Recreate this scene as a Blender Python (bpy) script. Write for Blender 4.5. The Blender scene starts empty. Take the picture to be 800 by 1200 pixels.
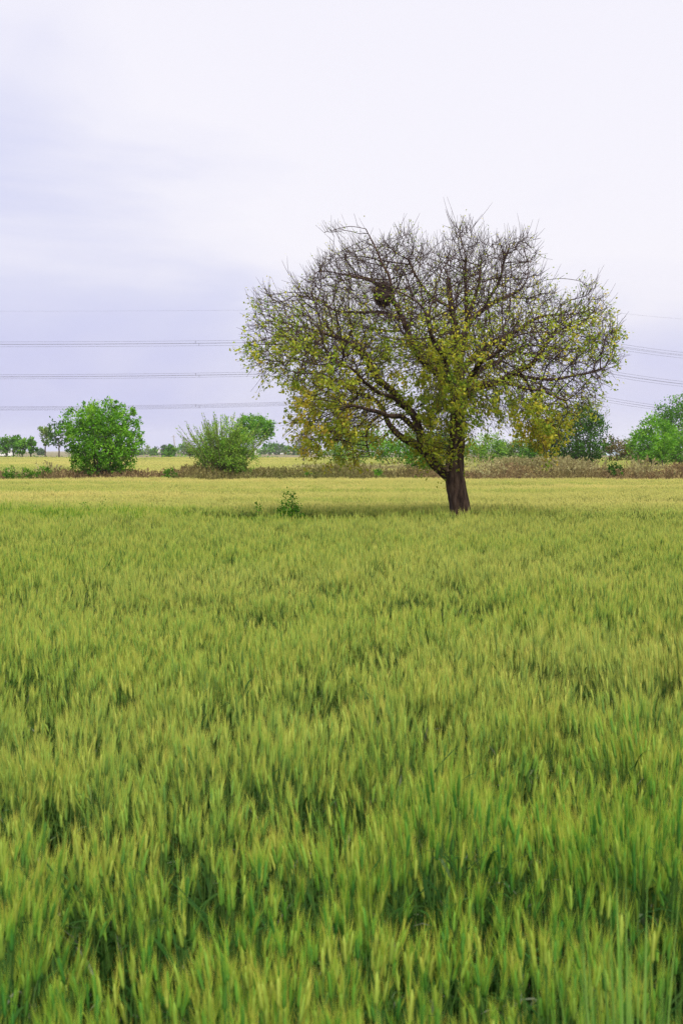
import bpy, math, random
import numpy as np
from mathutils import Vector

R = math.radians
rng = np.random.default_rng(11)
scn = bpy.context.scene
col = scn.collection

# ------------------------------------------------------------------ camera
F = 1667.0            # focal length in photograph pixels (800 x 1200)
HORIZON = 528.0
CAM_Z = 2.05
PITCH = math.atan((600 - HORIZON) / F)
cam_d = bpy.data.cameras.new('camera')
cam_d.sensor_fit = 'VERTICAL'; cam_d.sensor_height = 36.0; cam_d.sensor_width = 24.0
cam_d.lens = 36.0 * F / 1200
cam_d.clip_start = 0.05; cam_d.clip_end = 12000
cam_d.dof.use_dof = True; cam_d.dof.focus_distance = 26.0; cam_d.dof.aperture_fstop = 9.0
cam = bpy.data.objects.new('camera', cam_d); col.objects.link(cam)
cam.location = (0, 0, CAM_Z); cam.rotation_euler = (R(90) - PITCH, 0, 0)
scn.camera = cam

# ------------------------------------------------------------------ sky
SUN_EL, SUN_AZ = R(58), R(162)      # azimuth measured from +Y towards +X
w = bpy.data.worlds.new('World'); scn.world = w; w.use_nodes = True
nt = w.node_tree; nt.nodes.clear()
def N(t, tree=None, **kw):
    n = (tree or nt).nodes.new(t)
    for k, v in kw.items(): setattr(n, k, v)
    return n
out = N('ShaderNodeOutputWorld'); bg = N('ShaderNodeBackground'); bg.inputs['Strength'].default_value = 0.1
sky = N('ShaderNodeTexSky', sky_type='NISHITA'); sky.sun_disc = False
sky.sun_elevation = SUN_EL; sky.sun_rotation = SUN_AZ; sky.dust_density = 3.0; sky.air_density = 1.5
tc = N('ShaderNodeTexCoord')
mp = N('ShaderNodeMapping'); mp.inputs['Scale'].default_value = (1.0, 1.0, 3.2); mp.inputs['Location'].default_value = (0.35, 0.1, 0.42)
nz = N('ShaderNodeTexNoise'); nz.inputs['Scale'].default_value = 1.9; nz.inputs['Detail'].default_value = 5; nz.inputs['Roughness'].default_value = 0.5
nz.inputs['Distortion'].default_value = 0.5
sx = N('ShaderNodeSeparateXYZ')
mz = N('ShaderNodeMath', operation='MULTIPLY_ADD'); mz.inputs[1].default_value = 2.4; mz.inputs[2].default_value = -0.38      # clouds whiten with height
mx = N('ShaderNodeMath', operation='MULTIPLY_ADD'); mx.inputs[1].default_value = 1.0
mn = N('ShaderNodeMath', operation='MULTIPLY_ADD'); mn.inputs[1].default_value = 1.75
rp = N('ShaderNodeValToRGB'); e = rp.color_ramp.elements
e[0].position = 0.42; e[0].color = (0.166, 0.170, 0.257, 1)
e[1].position = 1.0; e[1].color = (0.274, 0.264, 0.287, 1)
m = e.new(0.66); m.color = (0.206, 0.206, 0.267, 1)
m = e.new(0.86); m.color = (0.260, 0.252, 0.283, 1)
sc10 = N('ShaderNodeVectorMath', operation='SCALE'); sc10.inputs['Scale'].default_value = 10.0
mix = N('ShaderNodeMix', data_type='RGBA'); mix.inputs[0].default_value = 0.95
L = nt.links.new
L(tc.outputs['Generated'], mp.inputs['Vector']); L(mp.outputs[0], nz.inputs['Vector'])
L(tc.outputs['Generated'], sx.inputs[0])
L(sx.outputs['Z'], mz.inputs[0]); L(sx.outputs['X'], mx.inputs[0]); L(mz.outputs[0], mx.inputs[2])
L(nz.outputs['Fac'], mn.inputs[0]); L(mx.outputs[0], mn.inputs[2]); L(mn.outputs[0], rp.inputs['Fac'])
L(rp.outputs['Color'], sc10.inputs[0])
L(sky.outputs[0], mix.inputs[6]); L(sc10.outputs[0], mix.inputs[7])
L(mix.outputs[2], bg.inputs['Color']); L(bg.outputs[0], out.inputs['Surface'])

# ------------------------------------------------------------------ sun
sd = bpy.data.lights.new('sun', 'SUN'); sd.energy = 1.5; sd.angle = R(26); sd.color = (1.0, 0.96, 0.9)
sun = bpy.data.objects.new('sun', sd); col.objects.link(sun)
sdir = Vector((math.sin(SUN_AZ) * math.cos(SUN_EL), math.cos(SUN_AZ) * math.cos(SUN_EL), math.sin(SUN_EL)))
sun.rotation_euler = sdir.to_track_quat('Z', 'Y').to_euler(); sun.location = (30, 10, 60)

# ------------------------------------------------------------------ render look
vs = scn.view_settings
vs.view_transform = 'Standard'; vs.look = 'None'; vs.gamma = 1.0; vs.use_curve_mapping = False; vs.exposure = 1.75
scn.render.engine = 'CYCLES'
cy = scn.cycles
cy.max_bounces = 6; cy.diffuse_bounces = 4; cy.transmission_bounces = 4; cy.transparent_max_bounces = 8; cy.volume_bounces = 1
cy.use_denoising = True; cy.denoiser = 'OPENIMAGEDENOISE'; cy.denoising_input_passes = 'RGB_ALBEDO_NORMAL'; cy.denoising_prefilter = 'NONE'

# ================================================================== helpers
CP, SP = math.cos(PITCH), math.sin(PITCH)
def at(px, py, Y):
    """photo pixel -> world point on the plane y = Y"""
    x = (px - 400) / F; v = (600 - py) / F
    dy = CP + v * SP; dz = -SP + v * CP
    t = Y / dy
    return np.array((x * t, Y, CAM_Z + dz * t))
def ground(px, Y, z=0.0):
    p = at(px, 600, Y); return np.array((p[0], Y, z))
def unit(v):
    v = np.asarray(v, float); n = np.linalg.norm(v, axis=-1, keepdims=True); n[n == 0] = 1
    return v / n

class MB:
    def __init__(s): s.v = []; s.f = []; s.n = 0; s.t = []
    def add(s, v, f, mi=0, tint=None):
        v = np.asarray(v, float).reshape(-1, 3); f = np.asarray(f, int)
        s.v.append(v); s.f.append((f + s.n, mi)); s.n += len(v)
        s.t.append(np.full(len(v), 0.5) if tint is None else np.broadcast_to(np.asarray(tint, float), (len(v),)))
    def box(s, c, size, rz=0.0, mi=0):
        a = np.array([(x, y, z) for x in (-.5, .5) for y in (-.5, .5) for z in (-.5, .5)]) * np.asarray(size)
        if rz: a = a @ np.array([[math.cos(rz), math.sin(rz), 0], [-math.sin(rz), math.cos(rz), 0], [0, 0, 1]])
        s.add(a + np.asarray(c), [(0, 1, 3, 2), (4, 6, 7, 5), (0, 4, 5, 1), (2, 3, 7, 6), (0, 2, 6, 4), (1, 5, 7, 3)], mi)
    def tube(s, pts, rad, sides=6, mi=0, tint=None, cap=True, wob=None):
        pts = np.asarray(pts, float); k = len(pts); rad = np.broadcast_to(np.asarray(rad, float), (k,))
        d = np.empty_like(pts); d[1:-1] = pts[2:] - pts[:-2]; d[0] = pts[1] - pts[0]; d[-1] = pts[-1] - pts[-2]
        d = unit(d)
        ref = np.array((1., 0, 0)) if abs(d[:, 0]).mean() < 0.7 else np.array((0, 1., 0))
        u = unit(ref - d * (d @ ref)[:, None]); b = np.cross(d, u)
        an = np.arange(sides) * 2 * math.pi / sides
        rr = rad[:, None] * (np.ones((k, sides)) if wob is None else wob)
        ring = pts[:, None, :] + rr[..., None] * (np.cos(an)[None, :, None] * u[:, None, :] + np.sin(an)[None, :, None] * b[:, None, :])
        i = np.arange(k - 1)[:, None] * sides; j = np.arange(sides)[None, :]; j2 = (j + 1) % sides
        q = np.stack([i + j, i + j2, i + sides + j2, i + sides + j], -1).reshape(-1, 4)
        s.add(ring.reshape(-1, 3), q, mi, tint)
        if cap and sides >= 5:
            tip = pts[-1] + d[-1] * rad[-1] * 0.6
            o = s.n - k * sides
            vv = np.vstack([ring[-1], tip[None]])
            s.add(vv, [(a, (a + 1) % sides, sides) for a in range(sides)], mi, tint if tint is None or np.isscalar(tint) else 0.5)
    def leaves(s, P, D, size, tint, wr=0.5, fold=0.25, mi=0):
        """two-triangle folded leaves: base P, axis D"""
        P = np.asarray(P); n = len(P)
        if n == 0: return
        D = unit(D); r = unit(rng.normal(size=(n, 3))); S = unit(np.cross(D, r)); U = np.cross(S, D)
        size = np.broadcast_to(np.asarray(size, float), (n,))[:, None]
        mid = P + D * size * 0.45 + U * size * fold * wr
        v = np.stack([P, mid + S * size * wr * .5, P + D * size, mid - S * size * wr * .5], 1).reshape(-1, 3)
        b = np.arange(n)[:, None] * 4
        f = np.concatenate([b + np.array([[0, 1, 2]]), b + np.array([[0, 2, 3]])])
        s.add(v, f, mi, np.repeat(np.broadcast_to(np.asarray(tint, float), (n,)), 4))
    def strip(s, C, W, S, mi=0, tint=None):
        """ribbon along centre line C (k,3), half widths W (k), side vector S"""
        C = np.asarray(C); k = len(C)
        v = np.empty((k, 2, 3)); v[:, 0] = C - S * np.asarray(W)[:, None]; v[:, 1] = C + S * np.asarray(W)[:, None]
        i = np.arange(k - 1) * 2
        s.add(v.reshape(-1, 3), np.stack([i, i + 1, i + 3, i + 2], 1), mi, None if tint is None else (np.repeat(tint, 2) if not np.isscalar(tint) else tint))
    def mesh(s, name, mats, smooth=True):
        me = bpy.data.meshes.new(name)
        V = np.concatenate(s.v); me.vertices.add(len(V)); me.vertices.foreach_set('co', V.ravel())
        idx, tot, mi = [], [], []
        for f, m_ in s.f:
            idx.append(f.ravel()); tot.append(np.full(len(f), f.shape[1])); mi.append(np.full(len(f), m_))
        idx = np.concatenate(idx); tot = np.concatenate(tot); mi = np.concatenate(mi)
        me.loops.add(len(idx)); me.loops.foreach_set('vertex_index', idx.astype(np.int32))
        me.polygons.add(len(tot)); st = np.concatenate([[0], np.cumsum(tot)[:-1]])
        me.polygons.foreach_set('loop_start', st.astype(np.int32)); me.polygons.foreach_set('loop_total', tot.astype(np.int32))
        me.polygons.foreach_set('material_index', mi.astype(np.int32))
        me.polygons.foreach_set('use_smooth', np.full(len(tot), smooth))
        a = me.attributes.new('tint', 'FLOAT', 'POINT'); a.data.foreach_set('value', np.concatenate(s.t).astype(np.float32))
        for m_ in (mats if isinstance(mats, (list, tuple)) else [mats] if mats else []): me.materials.append(m_)
        me.update(calc_edges=True); me.validate()
        return me
    def build(s, name, mats, parent=None, smooth=True, kind=None):
        o = bpy.data.objects.new(name, s.mesh(name, mats, smooth)); col.objects.link(o)
        if parent is not None:
            o.parent = parent; o.location = -np.asarray(parent.location) if False else (0, 0, 0)
            o.matrix_parent_inverse = parent_inv(parent)
        if kind: o['kind'] = kind
        return o
from mathutils import Matrix
def parent_inv(p):
    return Matrix.LocRotScale(p.location, p.rotation_euler, p.scale).inverted()
def thing(name, loc, label, cat, group=None):
    o = bpy.data.objects.new(name, None); col.objects.link(o); o.location = tuple(float(c) for c in loc)
    o.empty_display_size = 0.3
    o['label'] = label; o['category'] = cat
    if group: o['group'] = group
    return o
def tag(o, label=None, cat=None, group=None, kind=None):
    if label: o['label'] = label
    if cat: o['category'] = cat
    if group: o['group'] = group
    if kind: o['kind'] = kind
    return o

# ------------------------------------------------------------------ materials
def new_mat(name):
    m = bpy.data.materials.new(name); m.use_nodes = True; m.node_tree.nodes.clear()
    return m, m.node_tree
def ramp(t, stops):
    r = N('ShaderNodeValToRGB', t); el = r.color_ramp.elements
    el[0].position, el[0].color = stops[0][0], (*stops[0][1], 1)
    el[1].position, el[1].color = stops[-1][0], (*stops[-1][1], 1)
    for p, c in stops[1:-1]:
        x = el.new(p); x.color = (*c, 1)
    return r
def leaf_mat(name, stops, transl=0.35, rough=0.6, spec=0.10, noise=None, inst=False, ripe=None):
    """tint attribute -> colour ramp; diffuse + translucent"""
    m, t = new_mat(name); l = t.links.new
    o = N('ShaderNodeOutputMaterial', t); a = N('ShaderNodeAttribute', t); a.attribute_name = 'tint'
    src = a.outputs['Fac']
    if inst:
        oi = N('ShaderNodeObjectInfo', t); ma = N('ShaderNodeMath', t, operation='MULTIPLY_ADD'); ma.inputs[1].default_value = inst
        sb = N('ShaderNodeMath', t, operation='SUBTRACT'); sb.inputs[1].default_value = inst / 2
        l(oi.outputs['Random'], ma.inputs[0]); l(src, ma.inputs[2]); l(ma.outputs[0], sb.inputs[0]); src = sb.outputs[0]
    rp_ = ramp(t, stops); l(src, rp_.inputs['Fac']); c = rp_.outputs['Color']
    if ripe:
        ra = N('ShaderNodeAttribute', t); ra.attribute_type = 'INSTANCER'; ra.attribute_name = 'ripe'
        mx_ = N('ShaderNodeMix', t, data_type='RGBA'); l(ra.outputs['Fac'], mx_.inputs[0]); l(c, mx_.inputs[6])
        mx_.inputs[7].default_value = (*ripe, 1); c = mx_.outputs[2]
    p = N('ShaderNodeBsdfPrincipled', t); p.inputs['Roughness'].default_value = rough; p.inputs['Specular IOR Level'].default_value = spec
    tr = N('ShaderNodeBsdfTranslucent', t); ms = N('ShaderNodeMixShader', t); ms.inputs[0].default_value = transl
    l(c, p.inputs['Base Color']); l(c, tr.inputs['Color']); l(p.outputs[0], ms.inputs[1]); l(tr.outputs[0], ms.inputs[2]); l(ms.outputs[0], o.inputs['Surface'])
    return m
def rough_mat(name, stops, scale=4.0, rough=0.85, bump=0.3, stretch=(1, 1, 1), metal=0.0, detail=6, spec=0.2):
    m, t = new_mat(name); l = t.links.new
    o = N('ShaderNodeOutputMaterial', t); tcn = N('ShaderNodeTexCoord', t); mpn = N('ShaderNodeMapping', t); mpn.inputs['Scale'].default_value = stretch
    n = N('ShaderNodeTexNoise', t); n.inputs['Scale'].default_value = scale; n.inputs['Detail'].default_value = detail; n.inputs['Roughness'].default_value = 0.6
    r_ = ramp(t, stops); p = N('ShaderNodeBsdfPrincipled', t); p.inputs['Roughness'].default_value = rough; p.inputs['Metallic'].default_value = metal
    p.inputs['Specular IOR Level'].default_value = spec
    l(tcn.outputs['Object'], mpn.inputs[0]); l(mpn.outputs[0], n.inputs['Vector']); l(n.outputs['Fac'], r_.inputs['Fac']); l(r_.outputs[0], p.inputs['Base Color'])
    if bump:
        b = N('ShaderNodeBump', t); b.inputs['Strength'].default_value = bump; b.inputs['Distance'].default_value = 0.05
        l(n.outputs['Fac'], b.inputs['Height']); l(b.outputs[0], p.inputs['Normal'])
    l(p.outputs[0], o.inputs['Surface'])
    return m

M_soil = rough_mat('soil', [(0.3, (0.10, 0.085, 0.045)), (0.55, (0.19, 0.165, 0.08)), (0.75, (0.14, 0.15, 0.05))], scale=0.05, bump=0.0)
M_bank = rough_mat('bank_earth', [(0.3, (0.09, 0.06, 0.04)), (0.7, (0.18, 0.13, 0.08))], scale=1.2, bump=0.5)
M_bark = rough_mat('bark', [(0.30, (0.016, 0.010, 0.007)), (0.48, (0.055, 0.033, 0.023)), (0.62, (0.115, 0.072, 0.050)), (0.76, (0.15, 0.125, 0.085))], scale=9.0, bump=1.0, stretch=(1.6, 1.6, 0.4), rough=0.95)
M_twig = rough_mat('twig_bark', [(0.3, (0.030, 0.018, 0.016)), (0.7, (0.072, 0.046, 0.040))], scale=3.0, bump=0.0, rough=0.9)
M_trunk2 = rough_mat('grey_bark', [(0.3, (0.06, 0.05, 0.035)), (0.7, (0.14, 0.11, 0.08))], scale=5.0, bump=0.4, stretch=(1, 1, .3))
M_stub = rough_mat('bare_wood', [(0.3, (0.16, 0.10, 0.07)), (0.7, (0.32, 0.22, 0.16))], scale=14.0, bump=0.4)
M_nest = rough_mat('nest_twigs', [(0.3, (0.020, 0.013, 0.010)), (0.7, (0.055, 0.035, 0.026))], scale=18.0, bump=0.6)

# ================================================================== the setting: ground, bank
g = MB()
xs = [-3200, 3200]; g.add([(xs[0], -60, 0), (xs[1], -60, 0), (xs[1], 3400, 0), (xs[0], 3400, 0)], [(0, 1, 2, 3)])
ground_o = g.build('ground', M_soil); tag(ground_o, kind='structure')

def ridge(name, Y0, Y1, h, x0, x1, mat, nx=120, ny=8):
    mb = MB(); X = np.linspace(x0, x1, nx); T = np.linspace(0, 1, ny)
    ph = rng.uniform(0, 6, 6)
    v = []
    for x in X:
        k = 1 + 0.22 * math.sin(x * .55 + ph[0]) + .16 * math.sin(x * 1.31 + ph[1]) + 0.1 * math.sin(x * 3.1 + ph[2])
        o_ = 0.35 * math.sin(x * .31 + ph[3]) + .15 * math.sin(x * 1.7 + ph[4])
        for t_ in T:
            v.append((x, Y0 + (Y1 - Y0) * t_ + o_, max(-0.05, h * k * math.sin(math.pi * t_) ** 0.8 - 0.03)))
    f = [(i * ny + j, (i + 1) * ny + j, (i + 1) * ny + j + 1, i * ny + j + 1) for i in range(nx - 1) for j in range(ny - 1)]
    mb.add(v, f); o = mb.build(name, mat); tag(o, kind='structure'); return o
ridge('bank', 63.0, 68.5, 0.42, -45, 45, M_bank)
ridge('far_bank', 92.0, 97.0, 0.45, -10, 60, M_bank)

# ================================================================== wheat
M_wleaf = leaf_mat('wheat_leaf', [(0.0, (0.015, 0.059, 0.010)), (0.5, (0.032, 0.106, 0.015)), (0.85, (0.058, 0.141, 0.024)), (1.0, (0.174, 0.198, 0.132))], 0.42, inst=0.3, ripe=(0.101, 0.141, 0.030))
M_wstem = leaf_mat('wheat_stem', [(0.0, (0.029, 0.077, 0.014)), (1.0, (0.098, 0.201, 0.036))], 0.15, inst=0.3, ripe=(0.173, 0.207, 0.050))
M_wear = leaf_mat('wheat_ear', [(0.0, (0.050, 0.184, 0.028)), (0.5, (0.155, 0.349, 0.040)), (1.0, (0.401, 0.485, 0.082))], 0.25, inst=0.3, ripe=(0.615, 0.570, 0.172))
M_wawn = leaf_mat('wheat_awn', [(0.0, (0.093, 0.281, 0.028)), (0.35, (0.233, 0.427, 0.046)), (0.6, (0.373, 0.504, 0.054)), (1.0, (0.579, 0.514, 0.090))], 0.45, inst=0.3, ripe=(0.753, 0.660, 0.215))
WM = [M_wleaf, M_wstem, M_wear, M_wawn]

def rot_about(v, ax, a):
    return v * math.cos(a) + np.cross(ax, v) * math.sin(a) + ax * (ax @ v) * (1 - math.cos(a))
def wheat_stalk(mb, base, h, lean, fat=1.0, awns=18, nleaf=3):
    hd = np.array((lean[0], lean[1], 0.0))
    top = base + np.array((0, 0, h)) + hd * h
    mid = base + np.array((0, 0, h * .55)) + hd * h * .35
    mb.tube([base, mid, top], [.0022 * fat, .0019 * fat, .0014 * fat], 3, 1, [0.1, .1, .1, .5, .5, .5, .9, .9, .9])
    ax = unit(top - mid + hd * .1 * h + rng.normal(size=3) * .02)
    tn = rng.uniform(0, 1)
    # ear: spindle of alternating spikelets
    le = rng.uniform(.045, .068); prof = np.array([.3, .95, .8, 1.05, .85, .95, .6, .15]); t_ = np.linspace(0, 1, 8)
    mb.tube(top + ax * (t_ * le)[:, None], prof * .0054 * fat * rng.uniform(.85, 1.15), 4, 2, tn, cap=False)
    s0 = unit(np.cross(ax, (rng.normal(), rng.normal(), .1))); s1 = np.cross(ax, s0)
    # awns
    k = awns; tt = rng.uniform(.05, 1, k); an = rng.uniform(0, 6.28, k); sp = rng.uniform(.06, .26, k)
    rd = np.cos(an)[:, None] * s0 + np.sin(an)[:, None] * s1
    P = top + ax * (tt * le)[:, None] + rd * .004
    D = ax * np.cos(sp)[:, None] + rd * np.sin(sp)[:, None]
    ln = rng.uniform(.04, .07, k)[:, None]; S = unit(np.cross(D, rng.normal(size=(k, 3)))) * .0009 * fat
    v = np.stack([P - S, P + S, P + D * ln], 1).reshape(-1, 3)
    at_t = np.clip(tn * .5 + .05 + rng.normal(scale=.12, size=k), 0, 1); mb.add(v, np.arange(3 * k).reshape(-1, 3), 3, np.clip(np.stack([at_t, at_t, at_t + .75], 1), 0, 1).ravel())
    # leaves
    for q in range(nleaf):
        f = (.78, .58, .40, .26)[q] + rng.uniform(-.06, .06)
        b = base + (top - base) * f - hd * h * .1 * (1 - f)
        a = rng.uniform(0, 6.28); o_ = np.array((math.cos(a), math.sin(a), 0)); sd_ = np.array((-o_[1], o_[0], 0))
        ll = rng.uniform(.12, .21); n = 5; u = np.linspace(0, 1, n)
        up = rng.uniform(.55, .95); dr = rng.uniform(.1, .75)
        C = b + o_ * (ll * (u * (1 - up * .6) + .15 * u * u))[:, None] + np.array((0, 0, 1)) * (ll * (u * up - dr * u ** 2.4))[:, None]
        dry = rng.random() < .05
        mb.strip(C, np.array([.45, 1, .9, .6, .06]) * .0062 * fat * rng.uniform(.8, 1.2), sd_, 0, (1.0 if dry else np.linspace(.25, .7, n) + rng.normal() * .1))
def wheat_clump(name, n, rad, h0, fat=1.0, awns=18, nleaf=3):
    mb = MB(); ln = rng.normal(size=2) * .05
    for i in range(n):
        a = rng.uniform(0, 6.28); r_ = rad * math.sqrt(rng.random())
        b = np.array((r_ * math.cos(a), r_ * math.sin(a), 0))
        out_ = b[:2] / rad * .07
        wheat_stalk(mb, b, h0 * (1 - .06 * (r_ / rad) ** 2) * rng.normal(1, .055), ln + out_ + rng.normal(size=2) * .045, fat, awns, nleaf)
    o = bpy.data.objects.new(name, mb.mesh(name, WM)); return o

def field(name, P, rot, sca, idx, sources, label, cat, extra=None):
    """one object that scatters source meshes on points (geometry nodes)"""
    c = bpy.data.collections.new(name + '_sources')
    for s_ in sources: c.objects.link(s_)
    me = bpy.data.meshes.new(name); me.vertices.add(len(P)); me.vertices.foreach_set('co', np.asarray(P, np.float32).ravel())
    def at_(n_, ty, key, val, dt):
        a = me.attributes.new(n_, ty, 'POINT'); a.data.foreach_set(key, np.asarray(val, dt).ravel())
    at_('rot', 'FLOAT_VECTOR', 'vector', rot, np.float32); at_('sca', 'FLOAT_VECTOR', 'vector', sca, np.float32); at_('idx', 'INT', 'value', idx, np.int32)
    for k, v in (extra or {}).items(): at_(k, 'FLOAT', 'value', v, np.float32)
    o = bpy.data.objects.new(name, me); col.objects.link(o)
    gt = bpy.data.node_groups.new(name + '_scatter', 'GeometryNodeTree')
    gt.interface.new_socket('Geometry', in_out='INPUT', socket_type='NodeSocketGeometry')
    gt.interface.new_socket('Geometry', in_out='OUTPUT', socket_type='NodeSocketGeometry')
    gi = N('NodeGroupInput', gt); go = N('NodeGroupOutput', gt); ip = N('GeometryNodeInstanceOnPoints', gt)
    ci = N('GeometryNodeCollectionInfo', gt); ci.inputs['Collection'].default_value = c
    ci.inputs['Separate Children'].default_value = True; ci.inputs['Reset Children'].default_value = True
    def na(n_, ty):
        a = N('GeometryNodeInputNamedAttribute', gt); a.data_type = ty; a.inputs['Name'].default_value = n_; return a.outputs['Attribute']
    l = gt.links.new
    l(gi.outputs[0], ip.inputs['Points']); l(ci.outputs[0], ip.inputs['Instance']); ip.inputs['Pick Instance'].default_value = True
    l(na('idx', 'INT'), ip.inputs['Instance Index']); l(na('rot', 'FLOAT_VECTOR'), ip.inputs['Rotation']); l(na('sca', 'FLOAT_VECTOR'), ip.inputs['Scale'])
    l(ip.outputs[0], go.inputs[0])
    md = o.modifiers.new('scatter', 'NODES'); md.node_group = gt
    tag(o, label, cat, kind='stuff'); return o

class VN:
    """small value-noise field for patchiness"""
    def __init__(s, cell, seed): s.c = cell; s.g = np.random.default_rng(seed).random((256, 256))
    def __call__(s, x, y):
        x = np.asarray(x) / s.c; y = np.asarray(y) / s.c; i = np.floor(x).astype(int); j = np.floor(y).astype(int)
        u = x - i; v = y - j; u = u * u * (3 - 2 * u); v = v * v * (3 - 2 * v); G = lambda a, b: s.g[a % 256, b % 256]
        return (G(i, j) * (1 - u) + G(i + 1, j) * u) * (1 - v) + (G(i, j + 1) * (1 - u) + G(i + 1, j + 1) * u) * v
def scatter(Y0, Y1, dens, wmul=.262, wadd=3.0):
    A = (wmul * (Y1 ** 2 - Y0 ** 2) + 2 * wadd * (Y1 - Y0)); n = int(A * dens)
    y = []; x = []
    while len(x) < n:
        yy = rng.uniform(Y0, Y1, n); hw = wmul * yy + wadd; keep = rng.random(n) < hw / (wmul * Y1 + wadd)
        y = np.concatenate([y, yy[keep]]); hw = hw[keep]; x = np.concatenate([x, rng.uniform(-1, 1, len(hw)) * hw])
    return x[:n], y[:n]

TREE_Y = 26.6
n_patch, n_tuft, n_lean = VN(2.6, 3), VN(.27, 4), VN(1.7, 5)
near_src = [wheat_clump('wheat_clump_%d' % i, 17, .075, .81) for i in range(9)]
x, y = scatter(0.9, 29.2, 56)
hs = (.76 + .14 * n_patch(x, y) + .20 * n_tuft(x, y) + .10 * VN(.14, 6)(x, y)) * rng.normal(1, .05, len(x))
# shorter, greener strip where the two plots meet under the tree
edge = 27.4 + .5 * np.sin(x * .7) + .4 * np.sin(x * 1.9 + 1)
strip_ = np.clip((y - (edge - 2.5)) / .8, 0, 1)
left_fade = np.clip((x + 4.6) / 2.0, 0.25, 1)
hs = hs * (1 - .25 * strip_ * left_fade)
tuft2 = VN(.19, 44)(x, y * .8)
gap = ((n_tuft(x + 9, y + 4) > .72) & (rng.random(len(x)) < .8)) | (rng.random(len(x)) > .22 + 1.25 * tuft2)
hs = hs * (.90 + .17 * tuft2)
ripe = np.clip(-.02 + .22 * (n_patch(x + 40, y) - .5) + .21 * np.clip((y - 3.4) / 3, 0, 1) + .10 * np.clip((y - 5) / 14, 0, 1) - .45 * strip_, 0, 1)  # patchy ripeness; nearest wheat also painted greener, imitating lens falloff and steep viewing
k = ~gap
rot = np.stack([(n_lean(x, y) - .5) * .10 + rng.normal(0, .035, len(x)), (n_lean(x + 30, y + 7) - .4) * .10 + rng.normal(0, .035, len(x)), rng.uniform(0, 6.28, len(x))], 1)
# keep the lean direction in world space: rotate about Z first, lean after (XYZ euler) 
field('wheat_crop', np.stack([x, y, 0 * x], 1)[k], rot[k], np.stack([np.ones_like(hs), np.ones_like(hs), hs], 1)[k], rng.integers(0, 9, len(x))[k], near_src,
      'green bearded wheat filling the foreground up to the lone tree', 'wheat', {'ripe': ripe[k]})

far_src = [wheat_clump('ripe_clump_%d' % i, 34, .20, .76, fat=1.5, awns=9, nleaf=2) for i in range(5)]
x, y = scatter(28.4, 61.6, 12, .262, 4)
hs = (.90 + .12 * n_patch(x, y) + .08 * n_tuft(x, y)) * rng.normal(1, .02, len(x))
ripe = np.clip(.66 + .7 * (n_patch(x * .3, y * 1.2) - .5) + .45 * np.clip((y - 55) / 6, 0, 1) - .42 * np.clip((38 - y) / 9, 0, 1) ** 1.5, 0, 1)
rot = np.stack([rng.normal(0, .05, len(x)), rng.normal(.03, .05, len(x)), rng.uniform(0, 6.28, len(x))], 1)
field('ripening_wheat', np.stack([x, y, 0 * x], 1), rot, np.stack([1 + 0 * hs, 1 + 0 * hs, hs], 1), rng.integers(0, 5, len(x)), far_src,
      'yellowing wheat plot between the lone tree and the dry grass bank', 'wheat', {'ripe': ripe})

wide_src = [wheat_clump('wide_clump_%d' % i, 60, .62, .8, fat=4.0, awns=6, nleaf=1) for i in range(4)]
x, y = scatter(70.5, 235, 1.35, .262, 6)
keep = ~((y > 89.5) & (x > -.5 + .02 * y) & (y < 99)) 
hs = .92 + .2 * n_patch(x * .3, y * .3)
ripe = np.clip(.7 + .6 * (VN(9, 8)(x, y * .5) - .5), 0, 1)
rot = np.stack([rng.normal(0, .05, len(x)), rng.normal(0, .05, len(x)), rng.uniform(0, 6.28, len(x))], 1)
field('distant_wheat', np.stack([x, y, 0 * x], 1)[keep], rot[keep], np.stack([1 + 0 * hs, 1 + 0 * hs, hs], 1)[keep], rng.integers(0, 4, len(x))[keep], wide_src,
      'pale yellow wheat field beyond the dry grass bank', 'wheat', {'ripe': ripe[keep]})

# ================================================================== dry grass
M_dry = leaf_mat('dry_grass', [(0.0, (0.043, 0.027, 0.015)), (0.35, (0.127, 0.083, 0.042)), (0.7, (0.265, 0.181, 0.087)), (1.0, (0.440, 0.362, 0.144))], 0.3, inst=0.35, ripe=(0.166, 0.224, 0.038))  # blade bases darker by nature, deepened in the ramp to suggest shade between stems
def grass_tuft(name, n, h, rad, fat, spread=.35, mat=M_dry, seeds=0.3, link=False):
    mb = MB(); u = np.linspace(0, 1, 5)
    for i in range(n):
        a = rng.uniform(0, 6.28); r_ = rad * math.sqrt(rng.random()); b = np.array((r_ * math.cos(a), r_ * math.sin(a), -.05))
        o_ = np.array((math.cos(a + rng.normal() * .6), math.sin(a + rng.normal() * .6), 0)); sd_ = unit(np.array((-o_[1], o_[0], rng.normal() * .2)))
        hh = h * rng.uniform(.5, 1.1); s_ = spread * rng.uniform(.1, 1.2)
        C = b + o_ * (hh * s_ * u ** 1.8)[:, None] + np.array((0, 0, 1)) * (hh * (u - .25 * s_ * u ** 3))[:, None]
        t0 = rng.uniform(0, .25)
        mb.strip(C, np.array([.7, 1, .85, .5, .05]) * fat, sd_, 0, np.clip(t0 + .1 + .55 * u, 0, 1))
        if rng.random() < seeds:
            k = 8; P = C[-1] + (C[-2] - C[-1]) * rng.random((k, 1)) * 1.2
            mb.leaves(P, unit(C[-1] - C[-2]) + rng.normal(size=(k, 3)) * .35, hh * .12, np.clip(.7 + rng.normal(size=k) * .15, 0, 1), .3)
    o = bpy.data.objects.new(name, mb.mesh(name, mat)); return o
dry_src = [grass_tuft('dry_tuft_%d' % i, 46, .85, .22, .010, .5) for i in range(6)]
x = rng.uniform(-32, 32, 5200); y = 62.6 + 6.2 * rng.random(5200) ** 1.25
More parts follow.
